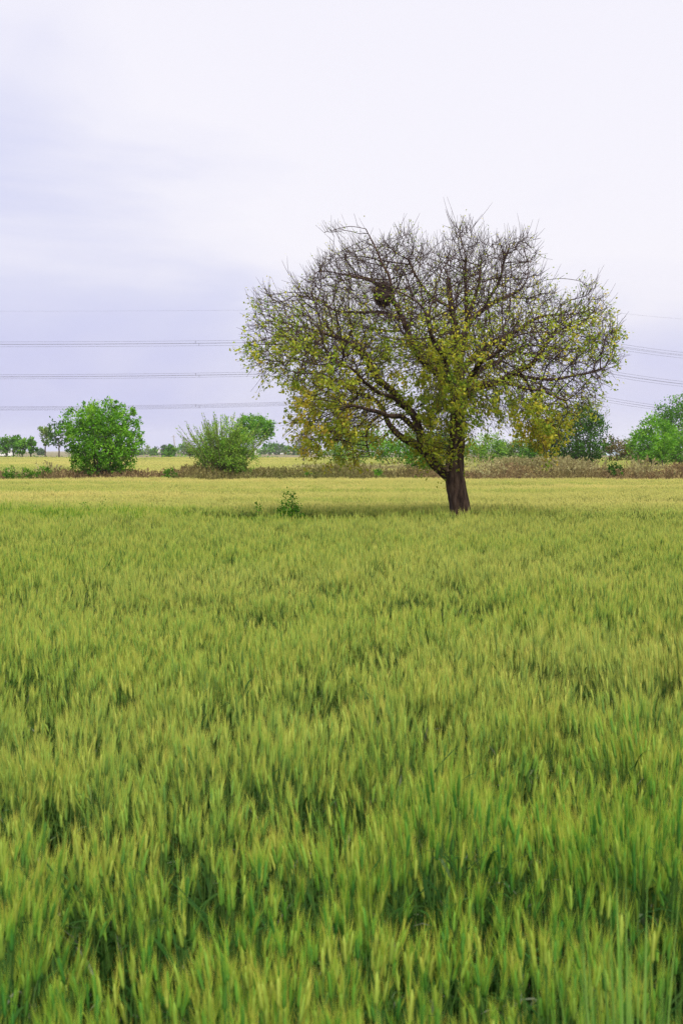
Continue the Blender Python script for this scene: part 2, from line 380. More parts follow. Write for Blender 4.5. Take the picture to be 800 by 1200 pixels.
nb = VN(1.6, 21); nb2 = VN(4.0, 22)
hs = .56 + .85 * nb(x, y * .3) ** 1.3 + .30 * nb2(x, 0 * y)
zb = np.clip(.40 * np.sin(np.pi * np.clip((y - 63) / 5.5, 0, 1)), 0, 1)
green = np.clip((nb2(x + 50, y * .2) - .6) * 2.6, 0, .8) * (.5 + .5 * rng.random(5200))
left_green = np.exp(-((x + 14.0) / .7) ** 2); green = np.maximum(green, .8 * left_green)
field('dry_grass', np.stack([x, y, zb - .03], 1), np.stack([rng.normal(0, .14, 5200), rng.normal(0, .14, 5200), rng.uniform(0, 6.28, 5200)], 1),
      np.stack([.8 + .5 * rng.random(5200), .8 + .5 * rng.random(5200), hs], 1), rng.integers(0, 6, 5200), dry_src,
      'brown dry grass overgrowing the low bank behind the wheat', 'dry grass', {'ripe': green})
M_reed = leaf_mat('reed', [(0.0, (0.098, 0.074, 0.037)), (0.4, (0.247, 0.192, 0.086)), (0.8, (0.414, 0.365, 0.168)), (1.0, (0.511, 0.508, 0.237))], 0.35, inst=0.3, ripe=(0.196, 0.273, 0.049))
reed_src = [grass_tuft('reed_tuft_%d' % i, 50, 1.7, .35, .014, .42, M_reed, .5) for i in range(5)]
x = rng.uniform(4.5, 40, 620); y = rng.uniform(92.3, 96.8, 620)
hs = .20 + .72 * np.clip(VN(1.8, 31)(x, y * .2) * 1.5 - .35, 0, 1) ** 1.6
zb = .40 * np.sin(np.pi * np.clip((y - 92) / 5, 0, 1)) - .05
xl = rng.uniform(-3, 6, 200); yl = rng.uniform(92.3, 96.8, 200); hl = .4 + .3 * rng.random(200)
X = np.concatenate([x, xl]); Yy = np.concatenate([y, yl]); Z = np.concatenate([zb, 0 * xl]); H = np.concatenate([hs, hl]); n = len(X)
field('reed_grass', np.stack([X, Yy, Z], 1), np.stack([rng.normal(0, .1, n), rng.normal(0, .1, n), rng.uniform(0, 6.28, n)], 1),
      np.stack([1 + 0 * H, 1 + 0 * H, H], 1), rng.integers(0, 5, n), reed_src,
      'tall pinkish dry reed grass in front of the trees on the right', 'reed grass', {'ripe': .25 * rng.random(n)})
# a few taller seeding tufts on the bank: also on the near bank
sel = [(15, .9), (60, 1.0), (310, .75), (390, .8), (450, .8), (560, 1.25), (585, 1.2), (665, 1.3), (690, 1.35), (745, 1.25), (755, 1.3), (790, .9), (640, 1.0)]
P = []; H = []
for px, h in sel:
    for q in range(5):
        p = ground(px + rng.normal() * 7, 65.5 + rng.normal() * .8, .3); P.append(p); H.append(h * rng.uniform(.4, .72))
H = np.array(H); n = len(H)
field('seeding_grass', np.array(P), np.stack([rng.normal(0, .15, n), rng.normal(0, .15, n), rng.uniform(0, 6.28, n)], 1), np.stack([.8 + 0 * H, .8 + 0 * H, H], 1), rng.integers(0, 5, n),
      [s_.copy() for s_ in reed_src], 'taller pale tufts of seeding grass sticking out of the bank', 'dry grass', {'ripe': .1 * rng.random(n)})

# ================================================================== the lone tree
def resample(pts, rad, step):
    pts = np.asarray(pts, float); s_ = np.concatenate([[0], np.cumsum(np.linalg.norm(np.diff(pts, axis=0), axis=1))])
    n_ = max(2, int(s_[-1] / step) + 1); u = np.linspace(0, s_[-1], n_)
    # Catmull-like smoothing by resampling twice
    P_ = np.stack([np.interp(u, s_, pts[:, i]) for i in range(3)], 1)
    for _ in range(3): P_[1:-1] = .25 * P_[:-2] + .5 * P_[1:-1] + .25 * P_[2:]
    return P_, np.interp(u, s_, rad)
PX = TREE_Y / F      # metres per photo pixel at the tree
def tp(px, py, d): return at(px, py, TREE_Y + d)
# (pixel x, pixel y, depth offset m, radius px)
trunk_l = [(541, 662, 0, 19), (540, 640, 0, 14.5), (539, 600, 0, 12.0), (536, 580, 0, 11.3), (532, 562, 0, 11.5), (531, 548, 0, 11.0), (534, 530, 0.0, 9.6), (536, 500, 0, 9.0), (536, 470, 0, 8.6), (538, 455, 0, 7.6), (538, 430, .05, 6.0), (537, 410, .1, 5.0), (534, 386, .15, 4.2), (528, 355, .2, 3.4), (525, 326, .3, 2.6), (520, 300, .3, 1.8), (515, 275, .3, 1.0)]
limbs_l = [
 [(530, 562, 0, 8.6), (516, 550, -.05, 7.6), (503, 535, -.15, 6.5), (494, 512, -.2, 5.7), (484, 490, -.25, 5.2), (472, 476, -.3, 4.8), (464, 462, -.4, 4.5), (446, 444, -.5, 4.4), (434, 426, -.5, 3.9), (420, 410, -.6, 3.2), (400, 400, -.7, 2.6), (375, 386, -.7, 1.9), (345, 372, -.8, 1.2), (318, 358, -.9, .7)],
 [(512, 547, -.1, 6.4), (496, 530, .15, 5.6), (480, 517, .35, 5.0), (466, 508, .5, 4.4), (456, 495, .6, 3.7), (448, 480, .7, 3.2), (434, 468, .8, 2.7), (410, 458, .9, 2.1), (380, 455, 1.0, 1.5), (350, 460, 1.1, .8)],
 [(535, 460, 0, 6.4), (520, 443, -.15, 5.6), (504, 431, -.3, 5.2), (491, 418, -.4, 4.7), (485, 405, -.5, 4.3), (476, 386, -.5, 3.9), (468, 372, -.6, 3.5), (462, 354, -.65, 3.2), (448, 340, -.7, 2.8), (432, 326, -.75, 2.3), (407, 320, -.8, 1.7), (380, 326, -.9, 1.2), (345, 332, -1.0, .7)],
 [(468, 374, -.6, 2.6), (450, 367, -.5, 2.2), (426, 366, -.3, 1.8), (400, 364, -.1, 1.4), (365, 350, .1, .9), (330, 338, .2, .6)],
 [(440, 436, -.5, 2.8), (428, 418, -.2, 2.4), (407, 402, .1, 1.9), (379, 387, .3, 1.4), (345, 398, .4, 1.0), (310, 400, .5, .6)],
 [(538, 468, 0, 6.0), (550, 460, -.15, 5.2), (562, 453, -.3, 4.6), (580, 450, -.5, 4.2), (598, 440, -.6, 3.8), (612, 431, -.7, 3.4), (632, 418, -.8, 2.9), (648, 394, -.8, 2.3), (661, 369, -.8, 1.7), (672, 347, -.8, 1.0)],
 [(604, 438, -.6, 2.4), (630, 446, -.5, 2.0), (655, 446, -.4, 1.7), (680, 437, -.3, 1.3), (706, 430, -.2, .9), (730, 416, -.2, .5)],
 [(585, 449, -.5, 2.6), (610, 452, -.9, 2.1), (636, 456, -1.2, 1.7), (660, 470, -1.3, 1.2), (676, 482, -1.4, .7)],
 [(538, 440, 0, 5.0), (550, 425, .2, 4.5), (563, 411, .4, 4.1), (580, 396, .6, 3.6), (606, 388, .8, 2.8), (636, 372, 1.0, 2.0), (668, 362, 1.2, 1.3), (700, 360, 1.3, .7)],
 [(537, 405, .1, 4.4), (546, 384, .3, 4.0), (564, 366, .4, 3.4), (584, 350, .5, 2.8), (607, 338, .5, 2.0), (628, 322, .5, 1.2), (640, 312, .5, .8)],
 [(546, 386, .3, 2.8), (545, 358, .2, 2.6), (543, 326, .1, 2.1), (548, 300, 0, 1.5), (556, 272, -.1, .8)],
 [(564, 366, .4, 2.4), (578, 340, .1, 2.0), (590, 312, -.1, 1.5), (598, 285, -.2, .9)],
 [(530, 362, .2, 2.4), (508, 348, .4, 2.1), (494, 334, .5, 1.7), (478, 306, .6, 1.2), (470, 280, .7, .7)],
 [(462, 356, -.65, 2.2), (455, 322, -.4, 1.8), (440, 296, -.3, 1.2), (430, 268, -.2, .7)],
 # limbs towards and away from the camera
 [(536, 478, 0, 5.6), (533, 452, -.8, 4.6), (522, 428, -1.5, 3.8), (508, 400, -2.1, 2.8), (500, 368, -2.5, 1.8), (495, 335, -2.7, .9)],
 [(537, 470, 0, 5.0), (546, 448, -.8, 4.2), (566, 424, -1.6, 3.3), (592, 402, -2.2, 2.3), (612, 375, -2.6, 1.2)],
 [(536, 472, 0, 5.4), (528, 446, .8, 4.6), (508, 424, 1.6, 3.6), (480, 396, 2.2, 2.6), (450, 372, 2.6, 1.4)],
 [(537, 464, 0, 5.0), (556, 440, .9, 4.2), (584, 420, 1.7, 3.2), (622, 406, 2.3, 2.0), (660, 396, 2.6, 1.0)],
 [(537, 430, 0, 3.8), (545, 395, .8, 3.2), (555, 350, 1.4, 2.4), (565, 305, 1.7, 1.2)],
 [(490, 505, -.2, 4.0), (470, 490, -1.0, 3.4), (440, 480, -1.7, 2.6), (405, 478, -2.2, 1.7), (370, 488, -2.5, .9)],
 [(474, 478, -.3, 3.0), (450, 462, -1.1, 2.5), (420, 440, -1.8, 1.9), (390, 424, -2.1, 1.1)],
 [(450, 484, .7, 2.2), (437, 490, .6, 1.8), (428, 505, .5, 1.4), (427, 520, .4, 1.1), (432, 534, .3, .8), (438, 544, .2, .5)],
 [(420, 462, .9, 1.8), (408, 475, 1.1, 1.5), (404, 495, 1.2, 1.1), (400, 515, 1.3, .7)],
 [(606, 432, -.7, 2.2), (620, 455, -.2, 1.8), (632, 480, .1, 1.4), (632, 505, .3, .9), (628, 522, .3, .5)],
]
poly = np.array([(285, 402), (296, 375), (300, 345), (318, 330), (345, 304), (358, 284), (382, 270), (405, 268), (430, 256), (455, 265), (480, 268), (500, 268), (522, 260), (545, 260), (570, 256), (598, 260), (620, 272), (630, 290), (634, 312), (640, 332), (665, 332), (690, 328), (704, 345), (716, 370), (728, 382), (728, 405), (726, 430), (715, 458), (704, 476), (685, 486), (665, 502), (652, 526), (634, 536), (616, 524), (604, 508), (585, 502), (566, 500), (552, 512), (530, 535), (508, 540), (492, 522), (482, 490), (478, 462), (455, 470), (452, 500), (440, 538), (415, 543), (385, 543), (360, 532), (346, 510), (334, 486), (318, 460), (298, 436), (286, 416)], float)
def inside(p):
    x_, y_ = p[:, 0], p[:, 1]; c = np.zeros(len(p), bool); j = len(poly) - 1
    for i in range(len(poly)):
        xi, yi = poly[i]; xj, yj = poly[j]
        cond = ((yi > y_) != (yj > y_)) & (x_ < (xj - xi) * (y_ - yi) / (yj - yi + 1e-9) + xi); c ^= cond; j = i
    return c
def edge_dist(p):
    d = np.full(len(p), 1e9); j = len(poly) - 1
    for i in range(len(poly)):
        a, b = poly[j], poly[i]; ab = b - a; t_ = np.clip(((p - a) @ ab) / (ab @ ab), 0, 1)
        d = np.minimum(d, np.linalg.norm(p - a - t_[:, None] * ab, axis=1)); j = i
    return d

pos, par, rad0, limb_id = [], [], [], []
def add_chain(pl, first_parent, lid):
    pts = np.array([tp(*q[:3]) for q in pl]); rr = np.array([q[3] * PX * (.86 if lid else 1.0) for q in pl])
    if lid and len(pl) > 4:
        k_ = 2 if len(pl) > 6 else 1; pts, rr = pts[:-k_], rr[:-k_]
    if not lid: pts, rr = pts[:-2], rr[:-2]
    P_, r_ = resample(pts, rr, .09)
    if lid:
        k_ = len(P_); ph_ = rng.uniform(0, 6.28, 4); s_ = np.arange(k_) * .09; fd = np.clip(s_ / .6, 0, 1)
        P_[:, 0] += fd * (.03 * np.sin(s_ * 3.5 + ph_[0]) + .012 * np.sin(s_ * 8 + ph_[1])); P_[:, 2] += fd * (.03 * np.sin(s_ * 3.9 + ph_[2]) + .012 * np.sin(s_ * 9 + ph_[3]))
    prev = first_parent
    for i in range(len(P_)):
        pos.append(P_[i]); par.append(prev); rad0.append(r_[i]); limb_id.append(lid); prev = len(pos) - 1
    return P_, r_
chains = [add_chain(trunk_l, -1, 0)]
for li, pl in enumerate(limbs_l):
    p0 = tp(*pl[0][:3]); A = np.array(pos); near = int(np.argmin(np.linalg.norm(A - p0, axis=1)))
    chains.append(add_chain(pl, near, li + 1))
n_hand = len(pos)
# attraction points fill the crown
q = np.stack([rng.uniform(285, 735, 90000), rng.uniform(250, 540, 90000)], 1); q = q[inside(q)]
ed = edge_dist(q); half = 3.3 * np.sqrt(np.clip(1 - (1 - np.clip(ed / 130, 0, 1)) ** 2, 0.02, 1))
lobe = VN(30, 79)(q[:, 0], q[:, 1]); keep = (rng.random(len(q)) < half / 3.3) & ~((ed < 26) & (lobe > .62)); q = q[keep]; half = half[keep]
dd = rng.uniform(-1, 1, len(q)) * half
keep = ~((q[:, 1] > 470) & (np.abs(q[:, 0] - 464) < 17)); q = q[keep]; dd = dd[keep]
AT = np.array([tp(a, b, c) for (a, b), c in zip(q[:15000], dd[:15000])])
posA = np.array(pos); parA = list(par)
STEP, DK, DI = .085, .125, 1.1
nd = np.full(len(AT), 1e9); nn = np.zeros(len(AT), int)
def upd(new, off):
    global nd, nn
    for s_ in range(0, len(new), 400):
        blk = new[s_:s_ + 400]
        D2 = ((AT[:, None, :] - blk[None]) ** 2).sum(-1); j = D2.argmin(1); d_ = np.sqrt(D2[np.arange(len(AT)), j]); b = d_ < nd
        nd[b] = d_[b]; nn[b] = j[b] + off + s_
# only the thinner part of the hand-drawn limbs may sprout
spr = np.where(np.array(rad0) < 5.3 * PX)[0]
D2_all = posA[spr]
for s_ in range(0, len(spr), 400):
    blk = posA[spr[s_:s_ + 400]]; D2 = ((AT[:, None, :] - blk[None]) ** 2).sum(-1); j = D2.argmin(1); d_ = np.sqrt(D2[np.arange(len(AT)), j]); b = d_ < nd
    nd[b] = d_[b]; nn[b] = spr[s_:s_ + 400][j[b]]
nchild = {}; HUB = tp(532, 478, 0)
plist = [posA]
total = len(posA); allpos = posA
for it in range(90):
    alive = nd > DK
    AT, nd, nn = AT[alive], nd[alive], nn[alive]
    act = nd < DI
    if act.sum() == 0: break
    ids = nn[act]; vec = unit(AT[act] - allpos[ids])
    u_, inv = np.unique(ids, return_inverse=True)
    S = np.zeros((len(u_), 3)); np.add.at(S, inv, vec)
    S = unit(unit(S) + rng.normal(size=S.shape) * .14 + unit(allpos[u_] - HUB) * .38)
    ok = np.array([nchild.get(int(i), 0) < 3 for i in u_])
    bad = set(u_[~ok].tolist())
    if bad:
        kill = np.array([int(i) in bad for i in nn]); AT, nd, nn = AT[~kill], nd[~kill], nn[~kill]
    u2 = u_[ok]; new = allpos[u2] + S[ok] * STEP
    for i in u2: nchild[int(i)] = nchild.get(int(i), 0) + 1
    if len(new) == 0: break
    off = len(allpos); allpos = np.vstack([allpos, new]); parA += u2.tolist()
    upd(new, off)
    if len(allpos) > 42000: break
parA = np.array(parA); NN = len(allpos)
kids = [[] for _ in range(NN)]
for i in range(NN):
    if parA[i] >= 0: kids[parA[i]].append(i)
# smooth the grown branches
for _ in range(2):
    newp = allpos.copy()
    for i in range(n_hand, NN):
        if kids[i]: newp[i] = .5 * allpos[i] + .25 * allpos[parA[i]] + .25 * allpos[kids[i][0]]
    allpos = newp
E = 2.5; acc = np.zeros(NN); rr = np.zeros(NN)
order = range(NN - 1, -1, -1)
for i in order:
    rr[i] = max((acc[i]) ** (1 / E) if acc[i] > 0 else .0046, .0046)
    if i < n_hand: rr[i] = max(min(rr[i], rad0[i] * 1.15), rad0[i])
    else: rr[i] = min(rr[i], .024)
    if parA[i] >= 0 and parA[i] >= 0: acc[parA[i]] += rr[i] ** E if i >= n_hand else 0

tree = thing('tree', tp(540, 655, 0) * np.array((1, 1, 0)), 'large lone spreading tree with a bare twiggy crown standing in the wheat', 'tree')
# trunk with uneven bark relief
tb = MB(); P_, r_ = chains[0]; P_ = P_.copy(); P_[0][2] = -.05
ks = 20; wob = np.ones((len(P_), ks)); an = np.arange(ks)
for i in range(len(P_)):
    hgt = P_[i][2]
    wob[i] = 1 + .055 * np.sin(an * 2 * math.pi / ks * 5 + .5 * math.sin(hgt * 1.5)) + .04 * np.sin(an * 2 * math.pi / ks * 3 + hgt * 1.1) + rng.normal(size=ks) * .022
tb.tube(P_, r_, ks, wob=wob); tb.build('trunk', M_bark, tree)
for c_ in chains[1:]:
    lb = MB(); P_, r_ = c_; sd_ = 12 if r_[0] > .07 else 8
    wob = 1 + rng.normal(size=(len(P_), sd_)) * .05
    P2 = P_.copy(); lb.tube(P2, r_, sd_, wob=wob); lb.build('limb', M_bark, tree)
sb = MB()
for k_ in range(4):
    p0 = tp(525 - k_ * 1.5, 551 - k_ * .6, -.17); p1 = p0 + np.array((-.05 + .05 * k_, -.10, .03 + .035 * k_)) * rng.uniform(.8, 1.3)
    sb.tube([p0, (p0 + p1) / 2 + rng.normal(size=3) * .01, p1], [.028, .022, .012], 6)
sb.build('broken_stub', M_stub, tree)
# branches: chains through the thickest child
bm_ = MB(); done = np.zeros(NN, bool)
starts = [i for i in range(n_hand, NN) if parA[i] < n_hand]
stack = list(starts)
while stack:
    i = stack.pop(); ch = [parA[i], i] if parA[i] >= 0 else [i]
    while kids[i]:
        ks_ = sorted(kids[i], key=lambda c: -rr[c]); stack += ks_[1:]; i = ks_[0]; ch.append(i)
    r_ = rr[ch].copy(); r_[0] = min(r_[0], r_[1] * 1.15); r_[-1] *= .7
    bm_.tube(allpos[ch], r_, 5 if r_[1] > .012 else 3, cap=False)
bm_.build('branches', M_twig, tree, kind='stuff')
# twiglets and leaves
def proj(P):
    P = np.asarray(P); d = P - np.array((0, 0, CAM_Z)); fy = d[:, 1] * CP - d[:, 2] * SP; uz = d[:, 1] * SP + d[:, 2] * CP
    return 400 + F * d[:, 0] / fy, 600 - F * uz / fy
thin = np.array([i for i in range(NN) if rr[i] < .0115 and (i >= n_hand or rng.random() < .5)])
ctr = tp(530, 430, 0)
tw = MB(); TWP, TWD = [], []
ppx, ppy = proj(allpos)
for i in thin:
    if rng.random() > (.58 if kids[i] else 1.0): continue
    for rep in range(1 if kids[i] else 2):
        bd = unit(allpos[i] - allpos[parA[i]]); ow = unit(allpos[i] - ctr)
        low = ppy[i] > 430
        if low and rng.random() < .3: continue
        g_ = np.array((0, 0, (-.35 if low else .35)))
        d_ = unit(bd * .55 + ow * .55 + rng.normal(size=3) * .55 + g_)
        ln = rng.uniform(.10, .30) * (1.9 if rng.random() < .05 else 1.0); u = np.linspace(0, 1, 4)
        C = allpos[i] + d_ * (ln * u)[:, None] + (np.array((0, 0, -.12 if low else .16)) + rng.normal(size=3) * .08) * (ln * u * u)[:, None]
        tw.tube(C, [.0044, .0038, .0032, .0020], 3, cap=False)
        for q_ in range(1, 4): TWP.append(C[q_]); TWD.append(d_)
tw.build('twigs', M_twig, tree, kind='stuff')
TWP = np.array(TWP); TWD = np.array(TWD); lx, ly = proj(TWP)
def gz(cx, cy, sx_, sy_): return np.exp(-((lx - cx) / sx_) ** 2 - ((ly - cy) / sy_) ** 2)
dens = .075 + .34 * np.clip((ly - 310) / 110, 0, 1) + 1.5 * gz(385, 490, 62, 60) + 1.5 * gz(515, 475, 48, 68) + 3.6 * gz(628, 512, 32, 34) + .35 * gz(330, 400, 50, 35) + .35 * gz(690, 380, 45, 50) - .35 * gz(650, 440, 60, 40)
cl = np.random.default_rng(8).random(4096)
cellk = (np.floor(TWP / .45).astype(int) @ np.array((73, 179, 283))) % 4096
dens = np.clip(dens, .05, 3.4) * (.25 + 1.5 * cl[cellk] ** 1.3)
spr_m = np.repeat((rng.random(len(TWP) // 3) < .36).astype(float), 3)
dens = dens * np.tile((.12, .8, 3.6), len(TWP) // 3) * (spr_m * 1.9 + .06)
near_nest = np.linalg.norm((TWP - tp(449, 345, -.7)) * np.array((1, .35, 1)), axis=1) < .28
dens = dens * np.where(near_nest, .04, 1.0)
cnt = rng.poisson(dens * 1.5); idx = np.repeat(np.arange(len(TWP)), cnt)
lp = TWP[idx] + rng.normal(size=(len(idx), 3)) * .04
ldir = TWD[idx] * .6 + rng.normal(size=(len(idx), 3)) * .7 + np.array((0, 0, -.35))
gold = .30 * np.exp(-((lx - 385) / 75) ** 2 - ((ly - 485) / 60) ** 2) + .22 * gz(630, 515, 35, 40)
tint = np.clip(.36 + gold[idx] * .55 + (cl[(cellk[idx] * 7) % 4096] - .5) * .45 + rng.normal(size=len(idx)) * .13, 0, 1)
M_tleaf = leaf_mat('tree_leaf', [(0.0, (0.144, 0.267, 0.024)), (0.35, (0.353, 0.438, 0.036)), (0.6, (0.549, 0.511, 0.048)), (0.82, (0.602, 0.426, 0.054)), (1.0, (0.340, 0.194, 0.060))], .48)
lv = MB(); lv.leaves(lp, ldir, rng.uniform(.042, .082, len(idx)) * np.clip(.55 + (ly[idx] - 300) / 220, .55, 1.0), tint, .6)
# leaf sprays sprouting straight from the lower stem and limbs
sp_i = [i for i in range(n_hand) if limb_id[i] in (0, 1, 2, 3, 6, 15, 16) and rad0[i] > 2.6 * PX and 405 < ppy[i] < 548]
P2 = np.repeat(allpos[sp_i], 40, 0); o_ = unit(rng.normal(size=P2.shape) * np.array((1, 1, .6))); rr2 = np.repeat(np.array(rad0)[sp_i], 40)
P2 = P2 + o_ * (rr2 + .02 + np.abs(rng.normal(size=len(P2))) * .20)[:, None]
kp = rng.random(len(P2)) < np.repeat(np.clip(cl[(np.arange(len(sp_i)) // 4 * 37) % 4096] * 1.4, .1, 1), 40); P2 = P2[kp]; o_ = o_[kp]
lv.leaves(P2, o_ * .5 + rng.normal(size=P2.shape) * .7, rng.uniform(.04, .075, len(P2)), np.clip(.42 + rng.normal(size=len(P2)) * .16, 0, 1), .6)
lv.build('foliage', M_tleaf, tree, kind='stuff')

# nest lodged in the upper left limb
c = tp(449, 345, -.70); nest = thing('nest', c - np.array((0, 0, .2)), 'dark brown clump of a nest lodged in the upper left of the crown', 'nest')
nb_ = MB(); k_ = 14; th = np.linspace(0, math.pi, 9)
nb_.tube(c + np.stack([.03 * np.sin(th * 2), 0 * th, -.21 * np.cos(th)], 1), .15 * np.sin(th) ** 1.05 + .004, 12, wob=1 + rng.normal(size=(9, 12)) * .14)
nb_.build('core', M_nest, nest)
st_ = MB()
for i in range(330):
    o_ = unit(rng.normal(size=3)); t_ = unit(np.cross(o_, rng.normal(size=3))); p = c + o_ * np.array((.14, .14, .20)); ln = rng.uniform(.07, .16)
    st_.tube([p - t_ * ln, p + o_ * .02, p + t_ * ln + np.array((0, 0, -.02))], [.003, .005, .003], 3, cap=False)
st_.build('twigs', M_nest, nest, kind='stuff')

# ================================================================== other trees and shrubs
G_bright = leaf_mat('leaf_bright', [(0.0, (0.053, 0.167, 0.011)), (0.5, (0.137, 0.361, 0.020)), (1.0, (0.285, 0.515, 0.041))], .38)
G_mid = leaf_mat('leaf_mid', [(0.0, (0.036, 0.120, 0.009)), (0.5, (0.092, 0.256, 0.014)), (1.0, (0.197, 0.391, 0.022))], .34)
G_dark = leaf_mat('leaf_dark', [(0.0, (0.018, 0.062, 0.006)), (0.5, (0.038, 0.121, 0.009)), (1.0, (0.089, 0.195, 0.015))], .28)
G_olive = leaf_mat('leaf_olive', [(0.0, (0.077, 0.160, 0.017)), (0.5, (0.210, 0.334, 0.033)), (1.0, (0.406, 0.450, 0.057))], .36)
G_pale = leaf_mat('leaf_pale', [(0.0, (0.085, 0.164, 0.026)), (0.5, (0.169, 0.292, 0.040)), (1.0, (0.278, 0.405, 0.065))], .36)
G_willow = leaf_mat('leaf_willow', [(0.0, (0.076, 0.197, 0.020)), (0.5, (0.202, 0.394, 0.040)), (1.0, (0.405, 0.542, 0.080))], .38)
G_rust = leaf_mat('leaf_rust', [(0.0, (0.073, 0.054, 0.014)), (0.5, (0.159, 0.122, 0.026)), (1.0, (0.233, 0.217, 0.048))], .36)

def leafy(name, label, cat, Y, base, blobs, n, size, mat, tr=.08, group=None, trunk_mat=M_trunk2, clump=.22, z0=0.0, wr=.55, inner=.25, stems=1, twigs=60, spikes=0):
    """tree or shrub: trunk and limbs to every blob, clumped leaf faces through the crown volume. base = pixel x, blobs = (px, py, rx px, ry px, depth m)"""
    s = Y / F; b0 = ground(base, Y, z0)
    t = thing(name, b0, label, cat, group)
    B = [(at(px, py, Y) + np.array((0, dz, 0)), np.array((rx * s, min(rx, ry * 1.3) * s * .95, ry * s))) for px, py, rx, ry, dz in blobs]
    low = min(c[2] - r_[2] for c, r_ in B); fork = b0 + np.array((0, 0, max(.25, (low - z0) * .9 + .1)))
    tb_ = MB()
    if stems == 1:
        k = 6; u = np.linspace(0, 1, k); C = b0 + (fork - b0) * u[:, None] + rng.normal(size=(k, 3)) * tr * .25; C[0] = b0 - np.array((0, 0, .05))
        tb_.tube(C, tr * (1.35 - .55 * u ** .6), 8)
    bl = MB()
    for c, r_ in B:
        for q_ in range(1 if stems == 1 else stems):
            st = fork if stems == 1 else b0 + rng.normal(size=3) * np.array((1, 1, 0)) * .12
            e_ = c + rng.normal(size=3) * r_ * .25; mid = (st + e_) / 2 + rng.normal(size=3) * .06 * np.linalg.norm(e_ - st)
            (tb_ if stems != 1 and q_ == 0 else bl).tube([st, mid, e_], np.array([.55, .36, .14]) * tr * (1 if stems == 1 else .7), 6)
    lf = MB(); vol = np.array([r_[0] * r_[2] for _, r_ in B]); vol /= vol.sum()
    for (c, r_), f in zip(B, vol):
        nc = max(5, int(n * f / 26)); o_ = unit(rng.normal(size=(nc, 3))); rad_ = rng.uniform(.62, 1.04, nc) ** .8
        rad_ = np.where(rng.random(nc) < inner, rng.uniform(.1, .7, nc), rad_)
        rad_ *= 1 + .13 * np.sin(o_[:, 0] * 5 + c[0]) * np.sin(o_[:, 2] * 6 + c[2])
        cc = c + o_ * rad_[:, None] * r_
        m_ = 26; cr = clump * r_.mean() * rng.uniform(.6, 1.3, nc)
        P = np.repeat(cc, m_, 0) + rng.normal(size=(nc * m_, 3)) * np.repeat(cr, m_)[:, None] * .55
        D = unit(np.repeat(o_, m_, 0) * .8 + rng.normal(size=P.shape) * .8 + np.array((0, 0, .05)))
        tn = np.clip(np.repeat(rng.normal(.48, .2, nc), m_) + rng.normal(size=len(P)) * .14, 0, 1)
        ok = P[:, 2] > z0 + .03
        lf.leaves(P[ok], D[ok], size * rng.uniform(.65, 1.3, ok.sum()), tn[ok], wr)
        for q_ in range(int(twigs * f)):
            j = rng.integers(nc); bl.tube([c + (cc[j] - c) * .15, c + (cc[j] - c) * .6 + rng.normal(size=3) * .05 * r_, cc[j] + o_[j] * r_ * .10], np.array([.16, .09, .035]) * tr, 3, cap=False)
    if spikes:
        for q_ in range(spikes):
            c, r_ = B[rng.integers(len(B))]; a = np.clip(rng.normal() * .36, -.75, .75); d_ = unit(np.array((math.sin(a) + rng.normal() * .1, rng.normal() * .35, math.cos(a) * 1.15)))
            top = b0 + d_ * 92 * s * rng.uniform(.66, 1.0)
            u = np.linspace(0, 1, 7); C = b0 + (top - b0) * u[:, None] + np.array((d_[0] * .45, 0, 0)) * (u * u)[:, None] + rng.normal(size=(7, 3)) * .012
            bl.tube(C, np.linspace(.016, .007, 7), 3, cap=False)
            m_ = 54; uu = rng.uniform(.3, 1, m_); P = np.stack([np.interp(uu, u, C[:, i]) for i in range(3)], 1)
            lf.leaves(P, unit(top - b0) * .8 + rng.normal(size=(m_, 3)) * .5, size * rng.uniform(.6, 1.1, m_), np.clip(rng.normal(.68, .15, m_), 0, 1), wr)
    if tb_.n: tb_.build('trunk' if stems == 1 else 'stems', trunk_mat, t)
    if bl.n: bl.build('branches', trunk_mat, t, kind='stuff')
    lf.build('foliage', mat, t, kind='stuff')
    return t

def twiggy(name, label, cat, Y, base, cx, cy, rx, ry, n, mat, leaves_mat=None, nl=0, group=None, tr=.07):
    """leafless or thinly leaved tree: recursive forks"""
    s = Y / F; b0 = ground(base, Y); t = thing(name, b0, label, cat, group)
    c = at(cx, cy, Y); r_ = np.array((rx * s, rx * s * .9, ry * s)); fork = np.array((b0[0], Y, max(.6, c[2] - r_[2] * .9)))
    tb_ = MB(); tb_.tube([b0, (b0 + fork) / 2 + rng.normal(size=3) * .04, fork], [tr * 1.2, tr, tr * .8], 8); tb_.build('trunk', mat, t)
    bl = MB(); tips = []
    for i in range(n):
        o_ = unit(rng.normal(size=3) + np.array((0, 0, .25))); e_ = c + o_ * r_ * rng.uniform(.55, 1.05); m1 = fork + (e_ - fork) * .45 + rng.normal(size=3) * .1 * r_
        bl.tube([fork, m1, e_], np.array([.35, .2, .09]) * tr * rng.uniform(.6, 1.2), 3, cap=False)
        for q_ in range(4):
            p = m1 + (e_ - m1) * rng.uniform(.1, 1); d_ = unit(unit(e_ - m1) + rng.normal(size=3) * .7); e2 = p + d_ * r_.mean() * rng.uniform(.15, .4)
            bl.tube([p, (p + e2) / 2 + rng.normal(size=3) * .03, e2], np.array([.12, .09, .05]) * tr, 3, cap=False); tips.append(e2)
    bl.build('branches', mat, t, kind='stuff')
    if nl:
        tips = np.array(tips); j = rng.integers(len(tips), size=nl); lf = MB()
        lf.leaves(tips[j] + rng.normal(size=(nl, 3)) * .12, rng.normal(size=(nl, 3)), rng.uniform(.06, .13, nl) * Y / 90, rng.random(nl), .55); lf.build('foliage', leaves_mat, t, kind='stuff')
    return t

